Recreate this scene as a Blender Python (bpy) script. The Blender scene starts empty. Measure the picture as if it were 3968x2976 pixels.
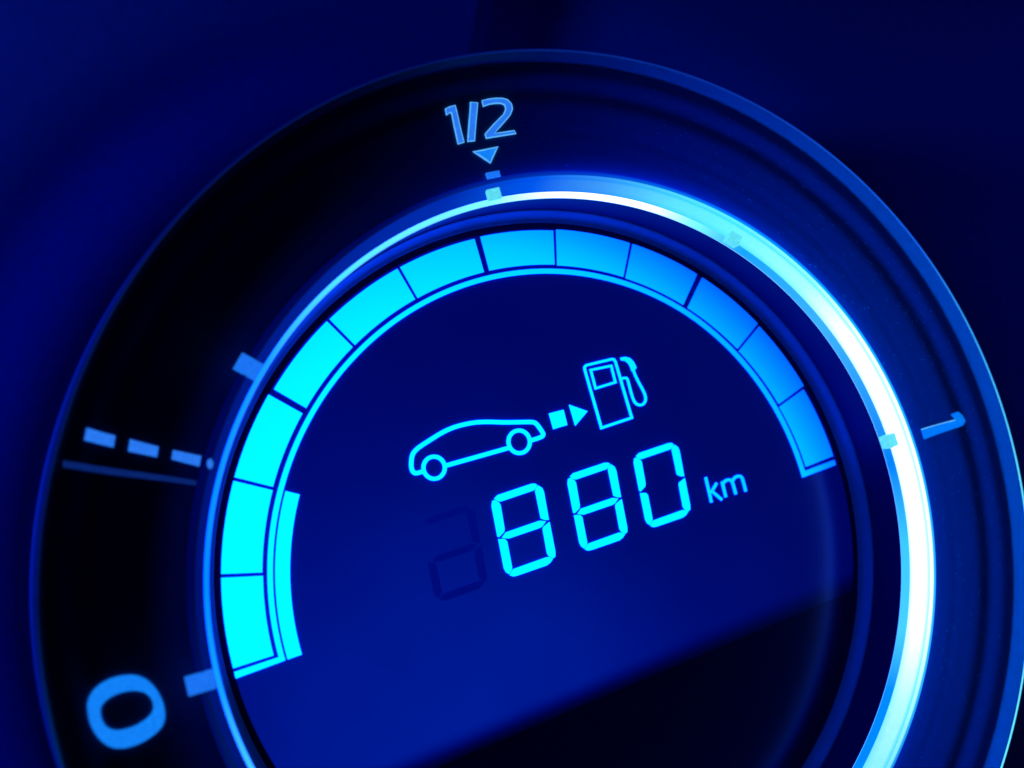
import bpy, bmesh, math, random
from mathutils import Matrix, Vector
random.seed(7)
MM = 0.001
sc = bpy.context.scene
COL = sc.collection

# ---- measured shapes, in millimetres in the plane of the dial (x right, y up, origin on the dial's axis) ----
CAM = {'pos': [-52.98362, 7.170844, 131.208709], 'right': [0.942304, -0.034849, 0.332939], 'up': [0.0, 0.994567, 0.104102], 'back': [-0.334758, -0.098096, 0.937184], 'lens': 41.8334}
CAR_BODY = [[-17.253, 10.9], [-17.905, 10.727], [-18.205, 10.749], [-18.424, 10.958], [-18.563, 11.368], [-18.562, 11.949], [-18.469, 12.602], [-18.292, 13.035], [-17.827, 13.508], [-17.135, 13.963], [-16.21, 14.505], [-14.813, 15.323], [-13.412, 15.911], [-11.852, 16.279], [-10.599, 16.459], [-9.028, 16.487], [-7.45, 16.395], [-5.856, 16.393], [-4.572, 16.409], [-3.685, 16.4], [-3.285, 16.274], [-2.898, 15.814], [-2.393, 15.048], [-2.385, 14.85], [-2.571, 14.655], [-3.032, 14.48], [-3.979, 14.223]]
CAR_SILL = [[-14.439, 11.52], [-6.796, 13.397]]
WHEELS = [[[-15.879, 11.304], [-14.615, 11.275]], [[-5.446, 14.095], [-4.114, 14.074]]]
SQUARE = [[-1.565, 17.399], [0.292, 17.829], [0.709, 16.0], [-1.086, 15.517]]
TRI = [[1.06, 18.408], [3.405, 17.621], [1.747, 15.896]]
PUMP = [[5.144, 15.593], [3.277, 22.647], [3.277, 22.966], [3.507, 23.183], [6.936, 23.96], [7.212, 23.885], [7.38, 23.603], [9.224, 16.783]]
WINDOW = [[4.059, 22.612], [6.785, 23.137], [7.248, 21.123], [4.592, 20.383]]
HOSE = [[7.911, 21.535], [8.648, 21.677], [8.84, 21.575], [8.963, 21.214], [9.265, 19.902], [9.53, 19.001], [9.831, 18.511], [10.356, 18.289], [10.858, 18.402], [11.192, 18.839], [11.208, 19.445], [10.839, 20.285], [10.253, 21.319], [9.87, 22.157], [9.665, 22.867]]
NOZZLE = [[8.065, 24.149], [8.702, 24.244], [9.33, 24.094], [9.802, 23.644], [10.124, 22.999], [10.116, 22.843], [9.94, 22.713], [9.809, 22.351], [9.465, 22.543], [9.346, 22.995], [9.086, 23.446], [8.679, 23.766], [8.12, 23.827]]
K_STEM = [[18.924, 9.304], [19.564, 6.178]]
K_ARM = [[20.436, 8.55], [19.545, 7.369]]
K_LEG = [[19.745, 7.532], [21.05, 6.453]]
M_1 = [[21.183, 8.698], [21.615, 6.76]]
M_2 = [[21.221, 8.333], [21.587, 8.778], [22.115, 8.934], [22.523, 8.792], [22.709, 8.421], [23.045, 7.08]]
M_3 = [[22.572, 8.621], [22.946, 9.134], [23.451, 9.343], [23.925, 9.278], [24.127, 8.906], [24.483, 7.389]]
SEG = {'a': [[-8.769, 7.57], [-8.327, 7.96], [-4.092, 9.151], [-3.683, 9.153], [-3.396, 8.981], [-3.601, 8.632], [-3.86, 8.366], [-7.997, 7.195], [-8.423, 7.276]], 'b': [[-3.267, 8.923], [-2.795, 8.608], [-2.593, 8.151], [-2.094, 4.858], [-2.535, 4.848], [-3.083, 5.073], [-3.659, 8.251], [-3.589, 8.549]], 'f': [[-9.022, 7.269], [-8.775, 7.409], [-8.214, 7.108], [-8.026, 6.765], [-7.637, 4.061], [-7.708, 3.688], [-8.357, 3.112], [-8.525, 3.186], [-9.113, 6.694]], 'g': [[-8.004, 3.003], [-7.481, 3.625], [-3.24, 4.807], [-2.482, 4.71], [-2.944, 4.143], [-3.303, 3.954], [-7.15, 2.9]], 'c': [[-2.016, 4.61], [-1.439, 1.09], [-1.476, 0.549], [-1.734, 0.358], [-2.266, 0.628], [-2.471, 1.003], [-2.9, 3.802], [-2.801, 4.069]], 'e': [[-8.436, 2.888], [-7.651, 2.881], [-7.376, 2.574], [-6.884, -0.394], [-6.923, -0.66], [-7.257, -1.203], [-7.647, -0.916], [-7.873, -0.477]], 'd': [[-7.162, -1.341], [-7.006, -0.989], [-6.75, -0.642], [-2.533, 0.533], [-2.168, 0.515], [-1.78, 0.306], [-2.09, -0.098], [-2.572, -0.412], [-6.233, -1.391], [-6.738, -1.471]]}
DIGIT_OFF = [[0, 0], [9.48, 2.45], [18.16, 4.82]]
GHOST_OFF = [-8.493, -2.3]
ONE_HALF = [[[-15.863, 50.668], [-15.368, 50.963], [-14.656, 51.192], [-13.567, 47.156], [-14.336, 46.878], [-15.143, 50.19], [-15.281, 50.254], [-15.723, 49.932]], [[-12.917, 51.676], [-11.994, 51.697], [-12.324, 47.403], [-13.215, 47.255]], [[-11.543, 51.982], [-10.671, 52.259], [-9.888, 52.41], [-9.105, 52.475], [-8.438, 52.345], [-7.951, 51.861], [-7.825, 51.326], [-8.052, 50.655], [-8.521, 50.076], [-9.278, 49.206], [-9.938, 48.487], [-7.608, 48.993], [-7.376, 48.586], [-10.992, 47.765], [-11.161, 48.313], [-10.908, 48.6], [-9.986, 49.64], [-8.946, 50.694], [-8.724, 51.255], [-8.856, 51.625], [-9.242, 51.779], [-9.912, 51.735], [-10.695, 51.553], [-11.402, 51.259]]]
ARROW = [[-12.639, 46.172], [-9.581, 46.97], [-10.651, 44.879]]
ZERO_O = [[-53.197, -10.909], [-53.081, -10.198], [-52.85, -9.676], [-52.211, -8.946], [-51.16, -8.427], [-49.925, -8.222], [-48.8, -8.288], [-47.85, -8.695], [-47.016, -9.524], [-46.421, -10.531], [-46.067, -11.665], [-46.014, -12.772], [-46.318, -13.477], [-47.04, -14.139], [-48.232, -14.775], [-49.414, -15.057], [-50.587, -15.0], [-51.519, -14.572], [-52.33, -13.629], [-52.908, -12.496]]
ZERO_I = [[-51.98, -11.258], [-51.922, -10.902], [-51.63, -10.542], [-51.28, -10.258], [-50.576, -9.931], [-49.634, -9.744], [-48.806, -9.741], [-47.915, -10.011], [-47.321, -10.551], [-47.085, -11.33], [-47.148, -11.935], [-47.628, -12.501], [-48.343, -12.921], [-48.936, -13.169], [-49.762, -13.333], [-50.466, -13.351], [-51.167, -13.14], [-51.633, -12.675], [-51.865, -12.172], [-51.981, -11.68]]
DASH = [[[-53.229, 15.696], [-50.579, 14.915], [-50.745, 13.792], [-53.443, 14.501]], [[-49.191, 14.571], [-46.484, 13.809], [-46.646, 12.768], [-49.381, 13.399]], [[-45.111, 13.435], [-42.402, 12.774], [-42.616, 11.725], [-45.252, 12.53]], [[-41.233, 11.975], [-41.275, 11.712], [-41.386, 11.521], [-41.536, 11.454], [-41.683, 11.528], [-41.79, 11.723], [-41.828, 11.988], [-41.785, 12.251], [-41.675, 12.442], [-41.525, 12.51], [-41.377, 12.436], [-41.27, 12.24]]]
LINE = [[-56.043, 12.679], [-51.074, 11.796], [-45.576, 10.866], [-41.059, 9.929], [-41.063, 9.508], [-45.579, 10.311], [-51.075, 11.145], [-56.042, 12.037]]
ONE = [[45.254, 14.413], [50.219, 15.537], [49.601, 16.192], [50.788, 16.516], [51.419, 15.97], [51.787, 15.299], [51.31, 14.732], [45.617, 13.094]]
DIGIT_S = [1.0, .975, .955]
# ---- the dial stands upright: 14.5 degrees of camera roll, dial facing -Y ----
UP = Matrix.Translation((0, 0, 0.12)) @ Matrix.Rotation(math.radians(90), 4, 'X') @ Matrix.Rotation(math.radians(-14.5), 4, 'Z')

# ---- camera ----
cd = bpy.data.cameras.new('camera'); cam = bpy.data.objects.new('camera', cd); COL.objects.link(cam)
m = Matrix.Identity(4)
for i, k in enumerate(('right', 'up', 'back')):
    for j in range(3): m[j][i] = CAM[k][j]
for j in range(3): m[j][3] = CAM['pos'][j] * MM
cam.matrix_world = UP @ m
cd.lens = CAM['lens']; cd.sensor_width = 36; cd.clip_start = 0.005; cd.clip_end = 5
cd.dof.use_dof = True; cd.dof.focus_distance = 0.1385; cd.dof.aperture_fstop = 17
sc.camera = cam

# ---- world: a dark car interior at night ----
w = bpy.data.worlds.new('World'); sc.world = w; w.use_nodes = True
w.node_tree.nodes['Background'].inputs[0].default_value = (0.0, 0.02, 0.25, 1)
w.node_tree.nodes['Background'].inputs[1].default_value = 0.012
sc.view_settings.view_transform = 'Standard'; sc.view_settings.look = 'None'
sc.view_settings.exposure = 0; sc.view_settings.gamma = 1
sc.cycles.use_denoising = True
sc.cycles.max_bounces = 6; sc.cycles.diffuse_bounces = 3; sc.cycles.glossy_bounces = 3
sc.cycles.sample_clamp_indirect = 4

# ---- lamps: unseen blue spots added to light the surrounding panel ----
def lamp(name, kind, pos, target, power, color, **kw):
    d = bpy.data.lights.new(name, kind); o = bpy.data.objects.new(name, d); COL.objects.link(o)
    p = UP @ (Vector(pos) * MM); t = UP @ (Vector(target) * MM)
    o.matrix_world = Matrix.Translation(p) @ (t - p).to_track_quat('-Z', 'Y').to_matrix().to_4x4()
    d.energy = power; d.color = color
    for k, v in kw.items(): setattr(d, k, v)
    return o
lamp('added_left_spot', 'SPOT', (-230, 60, 55), (-50, 40, -4), 0.5, (0.0, 0.08, 1.0), spot_size=math.radians(110), spot_blend=0.3, shadow_soft_size=0.022, specular_factor=0.0)
lamp('added_right_spot', 'SPOT', (260, 70, 62), (125, 48, -10), 0.17, (0.0, 0.03, 1.0), spot_size=math.radians(40), spot_blend=1.0, shadow_soft_size=0.02, specular_factor=0.0)

# ---- material helpers ----
class NT:
    def __init__(s, name):
        s.m = bpy.data.materials.new(name); s.m.use_nodes = True; s.t = s.m.node_tree; s.t.nodes.clear()
        s.out = s.n('ShaderNodeOutputMaterial')
    def n(s, t, **kw):
        x = s.t.nodes.new(t)
        for k, v in kw.items(): setattr(x, k, v)
        return x
    def l(s, a, b): s.t.links.new(a, b)
    def math(s, op, a, b=None, clamp=False):
        x = s.n('ShaderNodeMath', operation=op, use_clamp=clamp)
        for i, v in enumerate((a, b)):
            if v is None: continue
            if isinstance(v, (int, float)): x.inputs[i].default_value = v
            else: s.l(v, x.inputs[i])
        return x.outputs[0]
    def ramp(s, fac, stops, interp='LINEAR'):
        r = s.n('ShaderNodeValToRGB'); s.l(fac, r.inputs[0]); e = r.color_ramp.elements
        r.color_ramp.interpolation = interp
        while len(e) < len(stops): e.new(0.5)
        for k, (p, c) in enumerate(stops):
            e[k].position = p; e[k].color = (c, c, c, 1) if isinstance(c, (int, float)) else (*c, 1)
        return r.outputs[0]
    def angle(s):       # 0..1 round the dial, 0 at -180 degrees
        tc = s.n('ShaderNodeTexCoord'); sx = s.n('ShaderNodeSeparateXYZ'); s.l(tc.outputs['Object'], sx.inputs[0])
        a = s.math('ARCTAN2', sx.outputs[1], sx.outputs[0])
        return s.math('ADD', s.math('MULTIPLY', a, 1 / (2 * math.pi)), 0.5)
    def noise(s, scale, detail=2, rough=.5, obj=True):
        tc = s.n('ShaderNodeTexCoord'); x = s.n('ShaderNodeTexNoise')
        x.inputs['Scale'].default_value = scale; x.inputs['Detail'].default_value = detail; x.inputs['Roughness'].default_value = rough
        s.l(tc.outputs['Object'], x.inputs['Vector']); return x.outputs[0]
    def worlddist(s, pt):   # metres from a point given in the dial's frame
        g = s.n('ShaderNodeNewGeometry'); v = s.n('ShaderNodeVectorMath', operation='DISTANCE')
        s.l(g.outputs['Position'], v.inputs[0]); v.inputs[1].default_value = UP @ (Vector(pt) * MM)
        return v.outputs['Value']
def srgb(r, g, b):
    f = lambda c: (c / 255 / 12.92) if c <= 10.3 else ((c / 255 + .055) / 1.055) ** 2.4
    return (f(r), f(g), f(b))
def A(deg): return (deg + 180) / 360

def mat_plastic(name, color, rough, bump=0.0, bscale=4000, spec=0.5, spec_tint=None, ior=None):
    t = NT(name); p = t.n('ShaderNodeBsdfPrincipled'); t.l(p.outputs[0], t.out.inputs[0])
    nz = t.noise(900, 3); c = t.n('ShaderNodeMixRGB'); t.l(nz, c.inputs[0])
    c.inputs[1].default_value = (*[v * .85 for v in color], 1); c.inputs[2].default_value = (*[min(1, v * 1.15) for v in color], 1)
    t.l(c.outputs[0], p.inputs['Base Color'])
    p.inputs['Roughness'].default_value = rough
    p.inputs['Specular IOR Level'].default_value = spec
    if ior: p.inputs['IOR'].default_value = ior
    if spec_tint: p.inputs['Specular Tint'].default_value = (*spec_tint, 1)
    if bump:
        b = t.n('ShaderNodeBump'); b.inputs['Strength'].default_value = bump; b.inputs['Distance'].default_value = 2e-5
        t.l(t.noise(bscale, 2), b.inputs['Height']); t.l(b.outputs[0], p.inputs['Normal'])
    return t.m

def mat_emit_angle(name, stops, strength, base=(0.0, 0.02, 0.12), rough=0.3, grain=0.0, across=None, edge=None, blue=1.0):
    """ring plastic, also painted glow and highlights: colour by angle round the dial, then strength by angle"""
    t = NT(name); p = t.n('ShaderNodeBsdfPrincipled'); t.l(p.outputs[0], t.out.inputs[0])
    a = t.angle()
    col = t.ramp(a, stops)
    s = t.math('MULTIPLY', t.ramp(a, [(x, v / 10) for x, v in strength]), 10.0)
    if grain: s = t.math('MULTIPLY', s, t.math('ADD', t.math('MULTIPLY', t.noise(1500, 4, .7), grain), 1 - grain / 2))
    if across:  # colour shift over the width of the ring: (r0, r1, stops)
        tc = t.n('ShaderNodeTexCoord'); sx = t.n('ShaderNodeSeparateXYZ'); t.l(tc.outputs['Object'], sx.inputs[0])
        r = t.math('SQRT', t.math('ADD', t.math('MULTIPLY', sx.outputs[0], sx.outputs[0]), t.math('MULTIPLY', sx.outputs[1], sx.outputs[1])))
        u = t.math('DIVIDE', t.math('SUBTRACT', r, across[0] * MM), (across[1] - across[0]) * MM)
        mx = t.n('ShaderNodeMixRGB'); mx.inputs[1].default_value = (*edge, 1); t.l(t.ramp(u, across[2]), mx.inputs[0]); t.l(col, mx.inputs[2])
        if across[3]: mx.blend_type = 'MULTIPLY'; mx.inputs[2].default_value = (*edge, 1); t.t.links.remove(mx.inputs[2].links[0]); t.l(col, mx.inputs[1])
        col = mx.outputs[0]
    p.inputs['Base Color'].default_value = (*base, 1); p.inputs['Roughness'].default_value = rough
    p.inputs['Specular Tint'].default_value = (0.1, 0.4, 1, 1); p.inputs['Specular IOR Level'].default_value = 0.0
    if blue != 1.0:
        vm = t.n('ShaderNodeVectorMath', operation='MULTIPLY'); t.l(col, vm.inputs[0]); vm.inputs[1].default_value = (1, 1, blue); col = vm.outputs[0]
    t.l(col, p.inputs['Emission Color']); t.l(s, p.inputs['Emission Strength'])
    return t.m

# LCD: segments with backlight falloff painted in round a point left of centre
BACK = (-11, -11, 0)
def mat_lcd(name, gain=1.0):
    t = NT(name); e = t.n('ShaderNodeEmission'); t.l(e.outputs[0], t.out.inputs[0])
    d = t.math('MULTIPLY', t.worlddist(BACK), 1000 / 70)   # 70 mm = 1
    g = t.ramp(d, [(0, 1.0), (30/70, 1.0), (38/70, .9), (42.5/70, .77), (46/70, .64), (48/70, .56), (50/70, .44), (52/70, .30), (54.5/70, .16), (57/70, .08)])
    c = t.n('ShaderNodeCombineColor'); t.l(t.math('MULTIPLY', g, gain), c.inputs[1])
    c.inputs[0].default_value = 0.0
    t.l(t.ramp(d, [(0, 1.0), (44/70, 1.0), (50/70, .6), (53/70, .4), (55/70, .2), (1, .2)]), c.inputs[2])
    sep = t.n('ShaderNodeVectorMath', operation='MULTIPLY'); t.l(c.outputs[0], sep.inputs[0]); sep.inputs[1].default_value = (1, 1.0, 8.0)
    t.l(sep.outputs[0], e.inputs[0]); e.inputs[1].default_value = 1.05
    return t.m
M_LCD = mat_lcd('lit_lcd')
M_KM = mat_lcd('lit_print_dim', 0.75)

def mat_screen():
    t = NT('lcd_glass'); p = t.n('ShaderNodeBsdfPrincipled'); t.l(p.outputs[0], t.out.inputs[0])
    p.inputs['Base Color'].default_value = (0.0, 0.02, 0.2, 1); p.inputs['Roughness'].default_value = 0.2; p.inputs['IOR'].default_value = 2.0
    p.inputs['Specular Tint'].default_value = (0.02, 0.16, 1, 1); p.inputs['Specular IOR Level'].default_value = 0.5
    d = t.math('MULTIPLY', t.worlddist((-14, -22, 0)), 1000 / 80)
    g = t.ramp(d, [(0, .30), (18/80, .26), (34/80, .15), (50/80, .10), (1, .07)])
    # darker towards the straight lower edge of the panel
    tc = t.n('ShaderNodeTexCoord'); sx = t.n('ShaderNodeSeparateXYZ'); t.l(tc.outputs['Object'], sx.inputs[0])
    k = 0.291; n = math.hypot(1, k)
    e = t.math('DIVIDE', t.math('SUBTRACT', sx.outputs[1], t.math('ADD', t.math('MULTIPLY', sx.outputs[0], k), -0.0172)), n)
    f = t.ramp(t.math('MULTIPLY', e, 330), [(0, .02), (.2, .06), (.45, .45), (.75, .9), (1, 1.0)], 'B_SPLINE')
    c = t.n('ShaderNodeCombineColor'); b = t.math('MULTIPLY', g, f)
    b = t.math('MULTIPLY', b, t.math('ADD', t.math('MULTIPLY', t.noise(60, 2), .3), .85))
    t.l(b, c.inputs[2]); c.inputs[0].default_value = 0.0
    t.l(t.math('MULTIPLY', t.math('MULTIPLY', b, b), .13), c.inputs[1])
    t.l(c.outputs[0], p.inputs['Emission Color']); p.inputs['Emission Strength'].default_value = 1.0
    return t.m
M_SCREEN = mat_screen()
M_GHOST = mat_emit_angle('unlit_lcd', [(0, (0, .003, .17)), (1, (0, .003, .17))], [(0, 1), (1, 1)], base=(0, .02, .3))
TINT = (0.05, 0.25, 1)
M_MASK = mat_plastic('black_mask', (0.0, 0.006, 0.08), 0.22, spec_tint=(0.01, 0.12, 1), ior=1.9)
M_REFLBEAD = mat_plastic('reflection_bead_plastic', (0.015, 0.24, 0.6), 0.4, spec_tint=TINT, spec=.5)  # for the added bead that imitates a reflection
M_BEZEL = mat_plastic('satin_bezel', (0.0, 0.008, 0.12), 0.5, spec_tint=(.01, .1, 1), spec=.2)
M_RIM = mat_plastic('rim_plastic', (0.002, 0.38, 0.42), 0.42, bump=.3, spec_tint=TINT, spec=.3)
M_DIAL = mat_plastic('smoked_dial', (0.001, 0.13, 0.32), 0.32, bump=.25, spec_tint=TINT, spec=.3)
M_HOUSE = mat_plastic('housing', (0.01, 0.3, 0.85), 0.7, bump=.4, bscale=1500, spec_tint=TINT, spec=.2)

CONE = mat_emit_angle('light_ring_face',
    [(A(-180), srgb(0, 20, 110)), (A(-150), srgb(0, 30, 130)), (A(-110), srgb(0, 90, 200)), (A(-45), srgb(110, 240, 255)), (A(-25), srgb(180, 255, 255)), (A(-12), (1, 1, 1)),
     (A(36), (1, 1, 1)), (A(48), srgb(160, 255, 255)), (A(64), srgb(105, 250, 255)), (A(74), srgb(95, 230, 255)), (A(86), srgb(65, 160, 245)), (A(98), srgb(0, 88, 232)), (A(112), srgb(0, 45, 165)),
     (A(140), srgb(0, 32, 140)), (A(180), srgb(0, 20, 110))],
    [(0, .6), (A(-30), 1.0), (A(-12), 1.25), (A(10), 1.4), (A(40), 1.2), (A(60), 1), (A(110), 1), (1, .6)], grain=.22, rough=.6, base=(0, .02, .12), edge=(.22, .8, 1),
    across=(42.2, 43.35, [(0, .75), (.12, .35), (.3, 0), (.68, 0), (.76, .55), (.82, .95), (.86, .3), (.93, .2), (1, .9)], True))
STRIP = mat_emit_angle('light_strip',
    [(A(-180), srgb(0, 140, 255)), (A(-165), srgb(20, 165, 255)), (A(-150), srgb(80, 215, 255)), (A(-130), srgb(100, 235, 255)), (A(-60), srgb(0, 130, 255)), (A(-24), srgb(0, 140, 255)), (A(-14), srgb(70, 210, 255)),
     (A(0), srgb(60, 205, 255)), (A(14), srgb(0, 130, 245)), (A(40), srgb(60, 180, 245)), (A(60), srgb(20, 165, 245)), (A(70), srgb(120, 240, 255)), (A(80), (1, 1, 1)), (A(92), (1, 1, 1)), (A(104), srgb(130, 255, 255)),
     (A(132), srgb(80, 235, 255)), (A(148), srgb(20, 160, 255)), (A(180), srgb(0, 140, 255))],
    [(0, 1.0), (A(60), 1.0), (A(80), 1.6), (A(95), 1.4), (A(110), 1), (1, 1)], blue=5)
STRIPE = mat_emit_angle('strip_hairline', [(0, srgb(0, 150, 255)), (A(-20), srgb(90, 200, 255)), (A(60), srgb(140, 230, 255)), (1, srgb(0, 150, 255))], [(0, 1), (1, 1)])
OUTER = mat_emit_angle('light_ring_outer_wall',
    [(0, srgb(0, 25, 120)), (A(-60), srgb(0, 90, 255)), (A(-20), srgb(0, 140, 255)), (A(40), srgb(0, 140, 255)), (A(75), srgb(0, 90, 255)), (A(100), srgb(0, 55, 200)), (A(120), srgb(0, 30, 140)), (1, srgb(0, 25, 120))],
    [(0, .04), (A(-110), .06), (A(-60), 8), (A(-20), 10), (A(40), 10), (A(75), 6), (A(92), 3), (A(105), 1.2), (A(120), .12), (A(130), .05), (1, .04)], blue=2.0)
LIP_GLOW = mat_emit_angle('lip_painted_glow',  # glow falling off outside the ring, painted as fading emission
    [(0, srgb(0, 20, 110)), (A(-60), srgb(0, 120, 255)), (A(-20), srgb(60, 200, 255)), (A(40), srgb(0, 190, 255)), (A(65), srgb(0, 140, 255)), (A(90), srgb(0, 70, 210)), (A(120), srgb(0, 30, 140)), (1, srgb(0, 20, 110))],
    [(0, .25), (A(-70), .6), (A(-20), 1), (A(60), 1), (A(90), .9), (A(125), .3), (1, .25)], edge=(.02, .35, 1), across=(43.4, 44.0, [(0, 0), (.25, .5), (.6, .9), (1, 1)], True))
EDGE = mat_emit_angle('painted_rim_highlight',  # highlight along the rim crest, painted as emission by angle
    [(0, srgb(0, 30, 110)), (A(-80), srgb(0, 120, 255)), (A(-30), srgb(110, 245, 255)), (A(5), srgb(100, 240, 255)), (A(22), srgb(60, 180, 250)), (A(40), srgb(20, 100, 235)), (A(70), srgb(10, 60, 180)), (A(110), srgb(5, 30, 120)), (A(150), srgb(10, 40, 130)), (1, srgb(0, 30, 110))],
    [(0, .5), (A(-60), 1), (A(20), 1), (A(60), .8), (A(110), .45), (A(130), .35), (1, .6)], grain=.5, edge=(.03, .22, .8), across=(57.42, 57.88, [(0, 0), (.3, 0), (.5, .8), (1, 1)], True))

def mat_print(name, color, tint=(.05, .3, 1), strength=1.0):
    t = NT(name); p = t.n('ShaderNodeBsdfPrincipled'); t.l(p.outputs[0], t.out.inputs[0])
    p.inputs['Base Color'].default_value = (*[c * .15 for c in color], 1); p.inputs['Roughness'].default_value = .5
    p.inputs['Specular Tint'].default_value = (.2, .5, 1, 1)
    nz = t.noise(2600, 5, .75)
    r = t.ramp(nz, [(.3, tuple(c * .8 for c in color)), (.55, color), (.72, tuple(min(1, c * 1.3) for c in color))])
    t.l(r, p.inputs['Emission Color']); p.inputs['Emission Strength'].default_value = strength
    return t.m
M_PRINT = mat_print('backlit_print', srgb(42, 122, 245))
M_PRINT2 = mat_print('backlit_print_blue', srgb(18, 130, 252))
M_ONE = mat_print('backlit_print_deep', srgb(0, 122, 250))
M_LINE = mat_print('dim_print', srgb(8, 36, 110))
M_TICK = mat_print('backlit_tick', srgb(95, 225, 245), strength=1.0)
M_TICKD = mat_print('backlit_tick_blue', srgb(28, 118, 248))
M_GLINT = mat_print('edge_glint_paint', srgb(90, 180, 255))  # highlight on the edges of the marks, painted as brighter emission

# ---- mesh helpers ----
def link(name, bm, mat, parent, M=None, smooth=False):
    bmesh.ops.recalc_face_normals(bm, faces=bm.faces[:])
    me = bpy.data.meshes.new(name); bm.to_mesh(me); bm.free()
    me.materials.append(mat)
    if smooth:
        for p in me.polygons: p.use_smooth = True
    o = bpy.data.objects.new(name, me); COL.objects.link(o)
    if parent is not None: o.parent = parent
    else: o.matrix_world = UP
    return o

def lathe(profile, n=360, a0=None, a1=None, closed=True):
    """profile [(r, z) mm]; full turn or an arc in degrees; closed profile = solid ring"""
    bm = bmesh.new(); full = a0 is None
    if full: a0, a1 = 0, 360
    k = n if full else n + 1
    rows = []
    for i in range(k):
        a = math.radians(a0 + (a1 - a0) * i / n)
        rows.append([bm.verts.new((r * MM * math.cos(a), r * MM * math.sin(a), z * MM)) for r, z in profile])
    L = len(profile)
    for i in range(n):
        p, q = rows[i], rows[(i + 1) % k]
        for j in range(L if closed else L - 1):
            bm.faces.new((p[j], q[j], q[(j + 1) % L], p[(j + 1) % L]))
    if not full and closed:
        bm.faces.new(rows[0]); bm.faces.new(rows[-1][::-1])
    return bm

def subdiv(P, step=.6, closed=True):
    out = []; n = len(P)
    for i in range(n if closed else n - 1):
        a, b = P[i], P[(i + 1) % n]; k = max(1, int(math.dist(a, b) / step))
        out += [(a[0] + (b[0] - a[0]) * t / k, a[1] + (b[1] - a[1]) * t / k) for t in range(k)]
    if not closed: out.append(tuple(P[-1]))
    return out

def chip(P, z0, z1, holes=None, bm=None):
    """flat plate with outline P; z0, z1 numbers or functions of radius"""
    bm = bm or bmesh.new()
    f0 = z0 if callable(z0) else (lambda r: z0); f1 = z1 if callable(z1) else (lambda r: z1)
    def V(p, f): return bm.verts.new((p[0] * MM, p[1] * MM, f(math.hypot(*p)) * MM))
    if holes:       # ring between two outlines of equal count
        a0 = [V(p, f0) for p in P]; a1 = [V(p, f1) for p in P]; b0 = [V(p, f0) for p in holes]; b1 = [V(p, f1) for p in holes]
        n = len(P)
        for i in range(n):
            j = (i + 1) % n
            bm.faces.new((a1[i], a1[j], b1[j], b1[i])); bm.faces.new((a0[i], b0[i], b0[j], a0[j]))
            bm.faces.new((a0[i], a0[j], a1[j], a1[i])); bm.faces.new((b0[i], b1[i], b1[j], b0[j]))
        return bm
    lo = [V(p, f0) for p in P]; hi = [V(p, f1) for p in P]; n = len(P)
    t = bm.faces.new(hi); b = bm.faces.new(lo[::-1])
    for i in range(n):
        j = (i + 1) % n; bm.faces.new((lo[i], lo[j], hi[j], hi[i]))
    bmesh.ops.triangulate(bm, faces=[t, b])
    return bm

def painted_glint(o, w):
    """a painted highlight border of width w mm round the top face"""
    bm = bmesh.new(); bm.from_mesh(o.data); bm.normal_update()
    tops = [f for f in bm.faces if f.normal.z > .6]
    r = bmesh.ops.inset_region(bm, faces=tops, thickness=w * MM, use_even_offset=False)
    o.data.materials.append(M_GLINT)
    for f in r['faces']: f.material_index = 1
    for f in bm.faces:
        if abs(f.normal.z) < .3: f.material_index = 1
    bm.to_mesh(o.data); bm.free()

def band(P, Q, z0, z1):
    """solid strip between two open lines of equal count"""
    bm = bmesh.new(); V = lambda p, z: bm.verts.new((p[0] * MM, p[1] * MM, z * MM))
    F = lambda z: z if callable(z) else (lambda r: z)
    a0, a1, b0, b1 = ([V(p, F(z)(math.hypot(*p))) for p in S_] for S_, z in ((P, z0), (P, z1), (Q, z0), (Q, z1)))
    for i in range(len(P) - 1):
        j = i + 1
        for q in ((a1[i], a1[j], b1[j], b1[i]), (a0[i], b0[i], b0[j], a0[j]), (a0[i], a0[j], a1[j], a1[i]), (b0[i], b1[i], b1[j], b0[j])): bm.faces.new(q)
    bm.faces.new((a0[0], a1[0], b1[0], b0[0])); bm.faces.new((a0[-1], b0[-1], b1[-1], a1[-1]))
    return bm

def smoothline(P, it=2, closed=False):
    for _ in range(it):     # Chaikin corner cutting
        Q = []; n = len(P)
        if not closed: Q.append(P[0])
        for i in range(n if closed else n - 1):
            a, b = P[i], P[(i + 1) % n]
            Q.append((a[0] * .75 + b[0] * .25, a[1] * .75 + b[1] * .25)); Q.append((a[0] * .25 + b[0] * .75, a[1] * .25 + b[1] * .75))
        if not closed: Q.append(P[-1])
        P = Q
    return P

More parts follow.
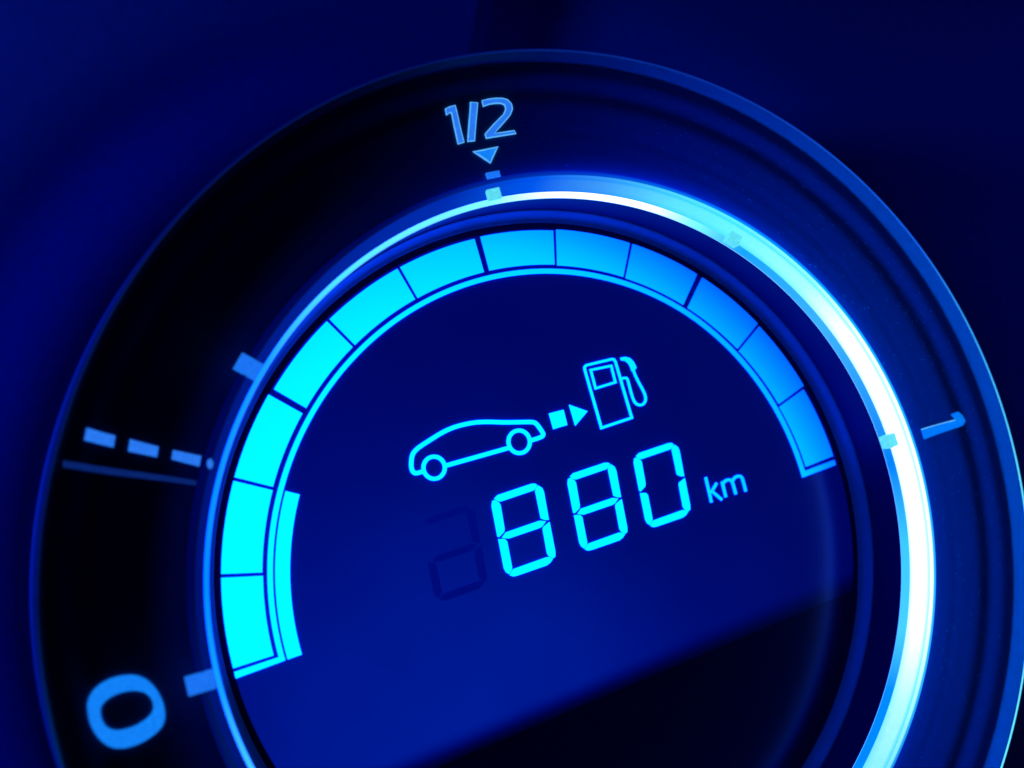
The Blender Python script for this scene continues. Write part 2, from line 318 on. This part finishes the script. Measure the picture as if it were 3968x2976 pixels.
def stroke(P, wd, z0, z1, closed=False, bm=None):
    """a drawn line of width wd as a solid ribbon"""
    n = len(P); Lf, Rt = [], []
    for i in range(n):
        a = P[i - 1] if (i > 0 or closed) else None; b = P[i]; c = P[(i + 1) % n] if (i < n - 1 or closed) else None
        def nd(p, q):
            d = math.hypot(q[0] - p[0], q[1] - p[1]) or 1; return (-(q[1] - p[1]) / d, (q[0] - p[0]) / d)
        if a is None: nx, ny = nd(b, c); s = 1
        elif c is None: nx, ny = nd(a, b); s = 1
        else:
            n1, n2 = nd(a, b), nd(b, c); nx, ny = n1[0] + n2[0], n1[1] + n2[1]; d = math.hypot(nx, ny) or 1; nx /= d; ny /= d
            s = min(2, 1 / max(.3, nx * n1[0] + ny * n1[1]))
        Lf.append((b[0] + nx * wd / 2 * s, b[1] + ny * wd / 2 * s)); Rt.append((b[0] - nx * wd / 2 * s, b[1] - ny * wd / 2 * s))
    if closed: return chip(Lf, z0, z1, holes=Rt, bm=bm)
    bm = bm or bmesh.new()
    V = lambda p, z: bm.verts.new((p[0] * MM, p[1] * MM, z * MM))
    l0, l1, r0, r1 = ([V(p, z) for p in S_] for S_, z in ((Lf, z0), (Lf, z1), (Rt, z0), (Rt, z1)))
    for i in range(n - 1):
        for q in ((l1[i], l1[i+1], r1[i+1], r1[i]), (l0[i], r0[i], r0[i+1], l0[i+1]), (l0[i], l0[i+1], l1[i+1], l1[i]), (r0[i], r1[i], r1[i+1], r0[i+1])):
            bm.faces.new(q)
    bm.faces.new((l0[0], l1[0], r1[0], r0[0])); bm.faces.new((l0[-1], r0[-1], r1[-1], l1[-1]))
    return bm

# ================= surrounding instrument housing (setting) =================
prof = [(58.07, 9.0), (58.5, 4), (58.8, -6), (59.2, -12), (60.4, -15.5), (62.5, -15), (65, -12.6), (68, -9), (71, -6.4), (74.5, -4.8), (79, -4.15), (85, -4), (92, -4), (105, -4), (130, -4), (400, -4),
        (400, -26), (130, -26), (58, -26), (57.6, -6), (57.6, 9.0)]  # groove round the rim shaped to stay dark
bm = lathe(prof, 720)
for v in bm.verts:      # step added above the gauge, its drop shading the panel to the right
    x, y, z = v.co / MM; r = math.hypot(x, y)
    if z > -20 and r > 60 and y > 0 or (z > -20 and r > 60 and x > 40):
        sx = min(1, max(0, (x + 6.2) / 3.2)); sx = sx * sx * (3 - 2 * sx)
        sr = min(1, max(0, (r - 60) / 8))
        v.co.z -= 5 * MM * sx * sr
    elif z > -20 and r > 60: 
        sx = min(1, max(0, x / 40)); v.co.z -= 5 * MM * sx * min(1, (r - 60) / 8)
house = link('instrument_panel', bm, M_HOUSE, None, smooth=True)
house['kind'] = 'structure'; house['label'] = 'dark blue moulded instrument panel round the gauge'

# ================= the gauge =================
gauge = bpy.data.objects.new('fuel_gauge', None); COL.objects.link(gauge); gauge.matrix_world = UP; gauge.empty_display_size = .02
gauge['label'] = 'round blue backlit fuel gauge with a lit display in a glowing ring'
gauge['category'] = 'gauge'

# dial surface profile (radius, height)
DIALP = [(43.95, 8.35), (44.6, 8.3), (46.0, 8.05), (47.5, 7.85), (49.3, 7.8), (51.0, 8.0), (52.4, 8.3), (52.9, 8.33), (53.7, 8.3), (54.2, 8.4), (55.0, 8.85), (55.6, 9.1), (56.0, 9.13), (56.6, 9.1), (56.9, 9.12)]
def dialz(r):
    if r <= DIALP[0][0]: return DIALP[0][1]
    for (a, b), (c, d) in zip(DIALP, DIALP[1:]):
        if r <= c: return b + (d - b) * (r - a) / (c - a)
    return DIALP[-1][1]
fine = [(r, dialz(r)) for r in [43.95 + i * (56.9 - 43.95) / 50 for i in range(51)]]
sm = [fine[0]] + [(fine[i][0], (fine[i-1][1] + fine[i][1] * 2 + fine[i+1][1]) / 4) for i in range(1, 50)] + [fine[-1]]
dial = link('dial_plate', lathe(sm + [(56.9, 6.5), (43.95, 6.5)], 360), M_DIAL, gauge, smooth=True)
rim = link('outer_rim', lathe([(56.9, 9.1), (57.1, 9.2), (57.25, 9.5), (57.33, 10.2), (57.38, 10.9), (57.41, 11.3), (57.44, 11.32), (57.44, 7.5), (56.9, 7.5)], 480), M_RIM, gauge, smooth=False)
link('painted_rim_highlight', lathe([(57.42, 11.34), (57.5, 11.4), (57.62, 11.39), (57.74, 11.28), (57.84, 11.05), (57.88, 10.6), (57.88, 9.0), (57.45, 9.0)], 480), EDGE, rim, smooth=True)

# light ring: strip at the foot, glowing conical face, lip painted with glow, and outer wall
ring = link('light_ring', lathe([(42.24, 8.0), (42.5, 8.7), (42.95, 9.85), (43.33, 11.0), (43.2, 7.2), (42.24, 7.2)], 480), CONE, gauge, smooth=False)
link('light_strip', lathe([(41.74, 7.0), (41.74, 7.42), (42.22, 7.98), (42.22, 6.9), (41.9, 6.9)], 480), STRIP, ring, smooth=False)
link('strip_edge', lathe([(41.70, 7.0), (41.67, 7.05), (41.70, 7.1), (41.73, 7.05)], 480), STRIPE, ring)
link('glow_lip', lathe([(43.36, 11.02), (43.5, 11.06), (43.66, 10.99), (43.82, 10.82), (43.96, 10.45), (44.02, 9.7), (43.5, 9.6), (43.36, 10.6)], 480), LIP_GLOW, ring, smooth=True)
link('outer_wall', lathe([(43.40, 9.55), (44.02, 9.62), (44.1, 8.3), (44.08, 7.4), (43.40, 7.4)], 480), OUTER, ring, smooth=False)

# ticks crossing the ring at each quarter of the scale: ribs that follow the ring's section
RINGP = [(41.6, 7.3), (41.74, 7.42), (42.22, 7.98), (42.5, 8.7), (42.95, 9.85), (43.33, 11.0), (43.46, 11.06), (43.6, 10.95), (43.72, 10.65), (43.82, 10.2), (43.86, 9.7), (43.95, 8.4)]
def ringz(r):
    if r >= 43.95: return dialz(r)
    for (a, b), (c, d) in zip(RINGP, RINGP[1:]):
        if r <= c: return b + (d - b) * (r - a) / (c - a)
BARS = [   # angle, inner and outer radius, top height, half width, material, parent
    (-168.0, 42.5, 45.2, 11.25, .92, M_TICKD, ring), (150.5, 42.45, 44.85, 11.25, .92, M_TICKD, ring),
    (105.0, 41.75, 42.98, 9.95, .78, M_TICK, ring), (103.6, 44.13, 45.08, 8.65, .78, M_TICKD, dial),
    (62.6, 41.45, 42.72, 9.3, .78, M_TICK, ring), (18.0, 41.2, 42.65, 9.1, .78, M_TICK, ring)]
for th, a, b, zt, hw, mt_, par in BARS:
    c, s = math.cos(math.radians(th)), math.sin(math.radians(th))
    def P(r, t): return (r * c - t * s, r * s + t * c)
    link('tick_mark', chip([P(a, -hw), P(b, -hw), P(b, hw), P(a, hw)], zt - (.5 if a > 41.6 and a < 43 else 1.3), zt), mt_, par)

# printed marks standing on the dial
up = lambda h: (lambda r: dialz(r) + h)
for name, P in zip(('numeral_one', 'fraction_slash', 'numeral_two'), ONE_HALF):
    painted_glint(link(name, chip(subdiv(P, .5), up(-.1), up(.16)), M_PRINT, dial), .13)
painted_glint(link('arrow_mark', chip(subdiv(ARROW, .5), up(-.1), up(.16)), M_PRINT2, dial), .16)
link('numeral_one', chip(subdiv(ONE, .5), up(-.1), up(.08)), M_ONE, dial)
link('painted_glint', chip(subdiv([ONE[0], ONE[1], (ONE[1][0] + .03, ONE[1][1] - .13), (ONE[0][0] + .05, ONE[0][1] - .13)], .5), up(-.05), up(.1)), M_GLINT, dial)  # painted highlight along the numeral's upper edge
def resample(P, n, closed=True):
    Q = P + [P[0]]; d = [0]
    for a, b in zip(Q, Q[1:]): d.append(d[-1] + math.dist(a, b))
    out = []
    for i in range(n):
        t = d[-1] * i / n; j = max(k for k in range(len(P)) if d[k] <= t); u = (t - d[j]) / (d[j+1] - d[j])
        out.append((Q[j][0] + (Q[j+1][0] - Q[j][0]) * u, Q[j][1] + (Q[j+1][1] - Q[j][1]) * u))
    return out
link('numeral_zero', chip(resample(smoothline([tuple(p) for p in ZERO_O], 2, True), 80), up(-.1), up(.2), holes=resample(smoothline([tuple(p) for p in ZERO_I], 2, True), 80)), M_PRINT2, dial)
for P in DASH[:3]: link('dash_mark', chip(subdiv(P, .5) if len(P) == 4 else P, up(-.1), up(.12)), M_PRINT, dial)
LN = [p for p in LINE]
def along(P, n):
    d = [0]
    for a, b in zip(P, P[1:]): d.append(d[-1] + math.dist(a, b))
    out = []
    for i in range(n):
        s = d[-1] * i / (n - 1); j = min(len(P) - 2, max(k for k in range(len(P)) if d[k] <= s)); u = (s - d[j]) / (d[j+1] - d[j])
        out.append((P[j][0] + (P[j+1][0] - P[j][0]) * u, P[j][1] + (P[j+1][1] - P[j][1]) * u))
    return out
ta, tb = along(LN[:4], 90), along(LN[4:][::-1], 90)
keep = [i for i in range(90) if 44.0 < math.hypot(*ta[i]) < 56.8 and 44.0 < math.hypot(*tb[i]) < 56.8]
link('reserve_line', band([ta[i] for i in keep], [tb[i] for i in keep], up(-.1), up(.08)), M_LINE, dial)
link('dash_mark', chip([(-41.818 + .28 * math.cos(q * math.pi / 7), 11.861 + .5 * math.sin(q * math.pi / 7)) for q in range(14)], 10.2, 11.3), M_PRINT, ring)

# inner bezel wall down to the display
link('inner_bezel', lathe([(41.70, 6.86), (41.66, 6.98), (41.62, 6.8), (41.75, 3.0), (41.85, -.1), (42.3, -.3), (42.3, 6.8), (41.75, 6.86)], 360), M_BEZEL, gauge, smooth=False)

link('added_reflection_bead', lathe([(40.5, -.14), (40.7, -.08), (40.95, 0.1), (41.2, .4), (41.4, .8), (41.6, 1.25), (41.9, 1.5), (41.9, -.19), (40.5, -.19)], 480), M_REFLBEAD, gauge, smooth=True)  # bead added in place of the ring's reflection in the glass

# display: glass panel cut straight at the bottom right, black mask round it
R_ = 39.75; kk = .291; c0 = -17.2
A_ = 1 + kk * kk; B_ = 2 * kk * c0; C_ = c0 * c0 - R_ * R_; disc = math.sqrt(B_ * B_ - 4 * A_ * C_)
xa, xb = (-B_ - disc) / (2 * A_), (-B_ + disc) / (2 * A_)
aa = math.atan2(kk * xa + c0, xa); ab = math.atan2(kk * xb + c0, xb)
if aa < 0: aa += 2 * math.pi
arc = [(R_ * math.cos(ab + (aa - ab) * i / 160), R_ * math.sin(ab + (aa - ab) * i / 160)) for i in range(161)]
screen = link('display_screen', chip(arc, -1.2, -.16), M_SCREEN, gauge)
mask = [(41.83 * math.cos(ab + (aa - ab) * i / 160), 41.83 * math.sin(ab + (aa - ab) * i / 160)) for i in range(161)]
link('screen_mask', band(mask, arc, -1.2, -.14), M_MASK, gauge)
low = [(41.83 * math.cos(aa + (2 * math.pi + ab - aa) * i / 90), 41.83 * math.sin(aa + (2 * math.pi + ab - aa) * i / 90)) for i in range(91)]
link('lower_cover', chip([arc[-1]] + low + [arc[0]], -1.2, -.125), M_MASK, gauge)

Z0, Z1 = -.155, .01
# the level bar: twelve segments of 15 degrees, a wider gap after each third one
def arcchip(r0, r1, a0, a1, n=24):
    return chip([(r1 * math.cos(math.radians(a0 + (a1 - a0) * i / n)), r1 * math.sin(math.radians(a0 + (a1 - a0) * i / n))) for i in range(n + 1)] +
                [(r0 * math.cos(math.radians(a1 - (a1 - a0) * i / n)), r0 * math.sin(math.radians(a1 - (a1 - a0) * i / n))) for i in range(n + 1)], Z0, Z1)
bounds = [193.8, 179.5, 164.5, 149.6, 134.6, 119.5, 104.35, 89.9, 75.1, 60.6, 45.9, 31.2, 16.9]
RI = [35.35, 35.42, 35.48, 35.42, 35.4, 35.38, 35.4, 35.32, 35.25, 35.22, 35.15, 35.0]
RO = [39.8, 39.8, 39.75, 39.5, 39.45, 39.45, 39.55, 39.7, 39.72, 39.72, 39.6, 39.3]
for i in range(12):
    ga = .6 if i in (3, 6, 9) else .3; gb = .6 if i + 1 in (3, 6, 9) else .3
    if i == 0: ga = .1
    if i == 11: gb = .2
    link('level_segment', arcchip(RI[i], min(39.72, RO[i]), bounds[i] - ga, bounds[i+1] + gb), M_LCD, screen)
# scale outline: thin arc inside the bar with a foot at each end
def polar(r, a): return (r * math.cos(math.radians(a)), r * math.sin(math.radians(a)))
out = [polar(34.87 - .28 * max(0, (60 - a) / 45) , a) for a in [194.3 - i * (194.3 - 16.3) / 120 for i in range(121)]]
inn = [polar(34.30 - .28 * max(0, (60 - a) / 45), a) for a in [195.2 - i * (195.2 - 15.2) / 120 for i in range(121)]]
out = [polar(39.72, 194.3)] + out + [polar(39.3, 16.3)]
inn = [polar(39.74, 195.3)] + inn + [polar(39.3, 15.35)]
link('scale_outline', band(out, inn, Z0, Z1), M_LCD, screen)
link('reserve_segment', arcchip(32.45, 34.03, 195.2, 164.4), M_LCD, screen)

# digits 8 8 0 and the ghost of an unlit one before them
def seg(P, off, s=1.0):
    c = (-4.9, 1.2)
    return [(c[0] + (x - c[0]) * s + off[0], c[1] + (y - c[1]) * s + off[1]) for x, y in P]
for k, names in enumerate(('abcdefg', 'abcdefg', 'abcdef')):
    for nme in names:
        link('digit_segment', chip(seg(SEG[nme], DIGIT_OFF[k], DIGIT_S[k]), Z0, Z1), M_LCD, screen)
for nme in 'abcdeg':
    o = link('unlit_digit_segment', chip(seg(SEG[nme], GHOST_OFF), Z0, -.13), M_GHOST, screen); o['label'] = 'dark unlit bar of the digit place left of the lit digits'

# car, square, arrow, pump and unit
link('car_outline', stroke(smoothline([tuple(p) for p in CAR_BODY], 2), .50, Z0, Z1), M_LCD, screen)
link('car_sill', stroke(CAR_SILL, .50, Z0, Z1), M_LCD, screen)
for c_, e_ in WHEELS:
    r = math.dist(c_, e_)
    link('car_wheel', stroke([(c_[0] + r * math.cos(t * math.pi / 24), c_[1] + r * math.sin(t * math.pi / 24)) for t in range(48)], .46, Z0, Z1, closed=True), M_LCD, screen)
link('square_mark', chip(SQUARE, Z0, Z1), M_LCD, screen)
link('arrow_head', chip(TRI, Z0, Z1), M_LCD, screen)
link('pump_outline', stroke(PUMP, .30, Z0, Z1, closed=True), M_LCD, screen)
link('pump_window', stroke(WINDOW, .28, Z0, Z1, closed=True), M_LCD, screen)
link('pump_hose', stroke(smoothline([tuple(p) for p in HOSE], 1), .29, Z0, Z1), M_LCD, screen)
link('pump_nozzle', chip(NOZZLE, Z0, Z1), M_LCD, screen)
bm = bmesh.new()
for S_ in (K_STEM, K_ARM, K_LEG): stroke(S_, .33, Z0, Z1, bm=bm)
link('letter_k', bm, M_KM, screen)
bm = bmesh.new()
for S_ in (M_1, M_2, M_3): stroke(smoothline([tuple(p) for p in S_], 1), .34, Z0, Z1, bm=bm)
link('letter_m', bm, M_KM, screen)

# dust specks lying on the dial
bm = bmesh.new()
for _ in range(900):
    th = math.radians(random.triangular(-45, 110, 35)); r = random.triangular(45, 56.2, 55)
    z = dialz(r) + .01; x, y = r * math.cos(th), r * math.sin(th); s = random.choice((.025, .035, .05, .075)) ; ph = random.random() * 6.28; L_ = s * random.uniform(1, 2.5)
    v = [bm.verts.new(((x + L_ * math.cos(ph + q)) * MM, (y + s * math.sin(ph + q)) * MM, (z + h) * MM)) for q, h in ((0, 0), (2.1, 0), (4.2, 0))]
    t = bm.verts.new((x * MM, y * MM, (z + s) * MM))
    for i in range(3): bm.faces.new((v[i], v[(i + 1) % 3], t))
    bm.faces.new(v[::-1])
M_DUST = mat_plastic('dust', (.3, .6, .95), .9)
dust = link('dust', bm, M_DUST, None); dust['kind'] = 'stuff'; dust['label'] = 'pale dust specks on the right side of the dial'
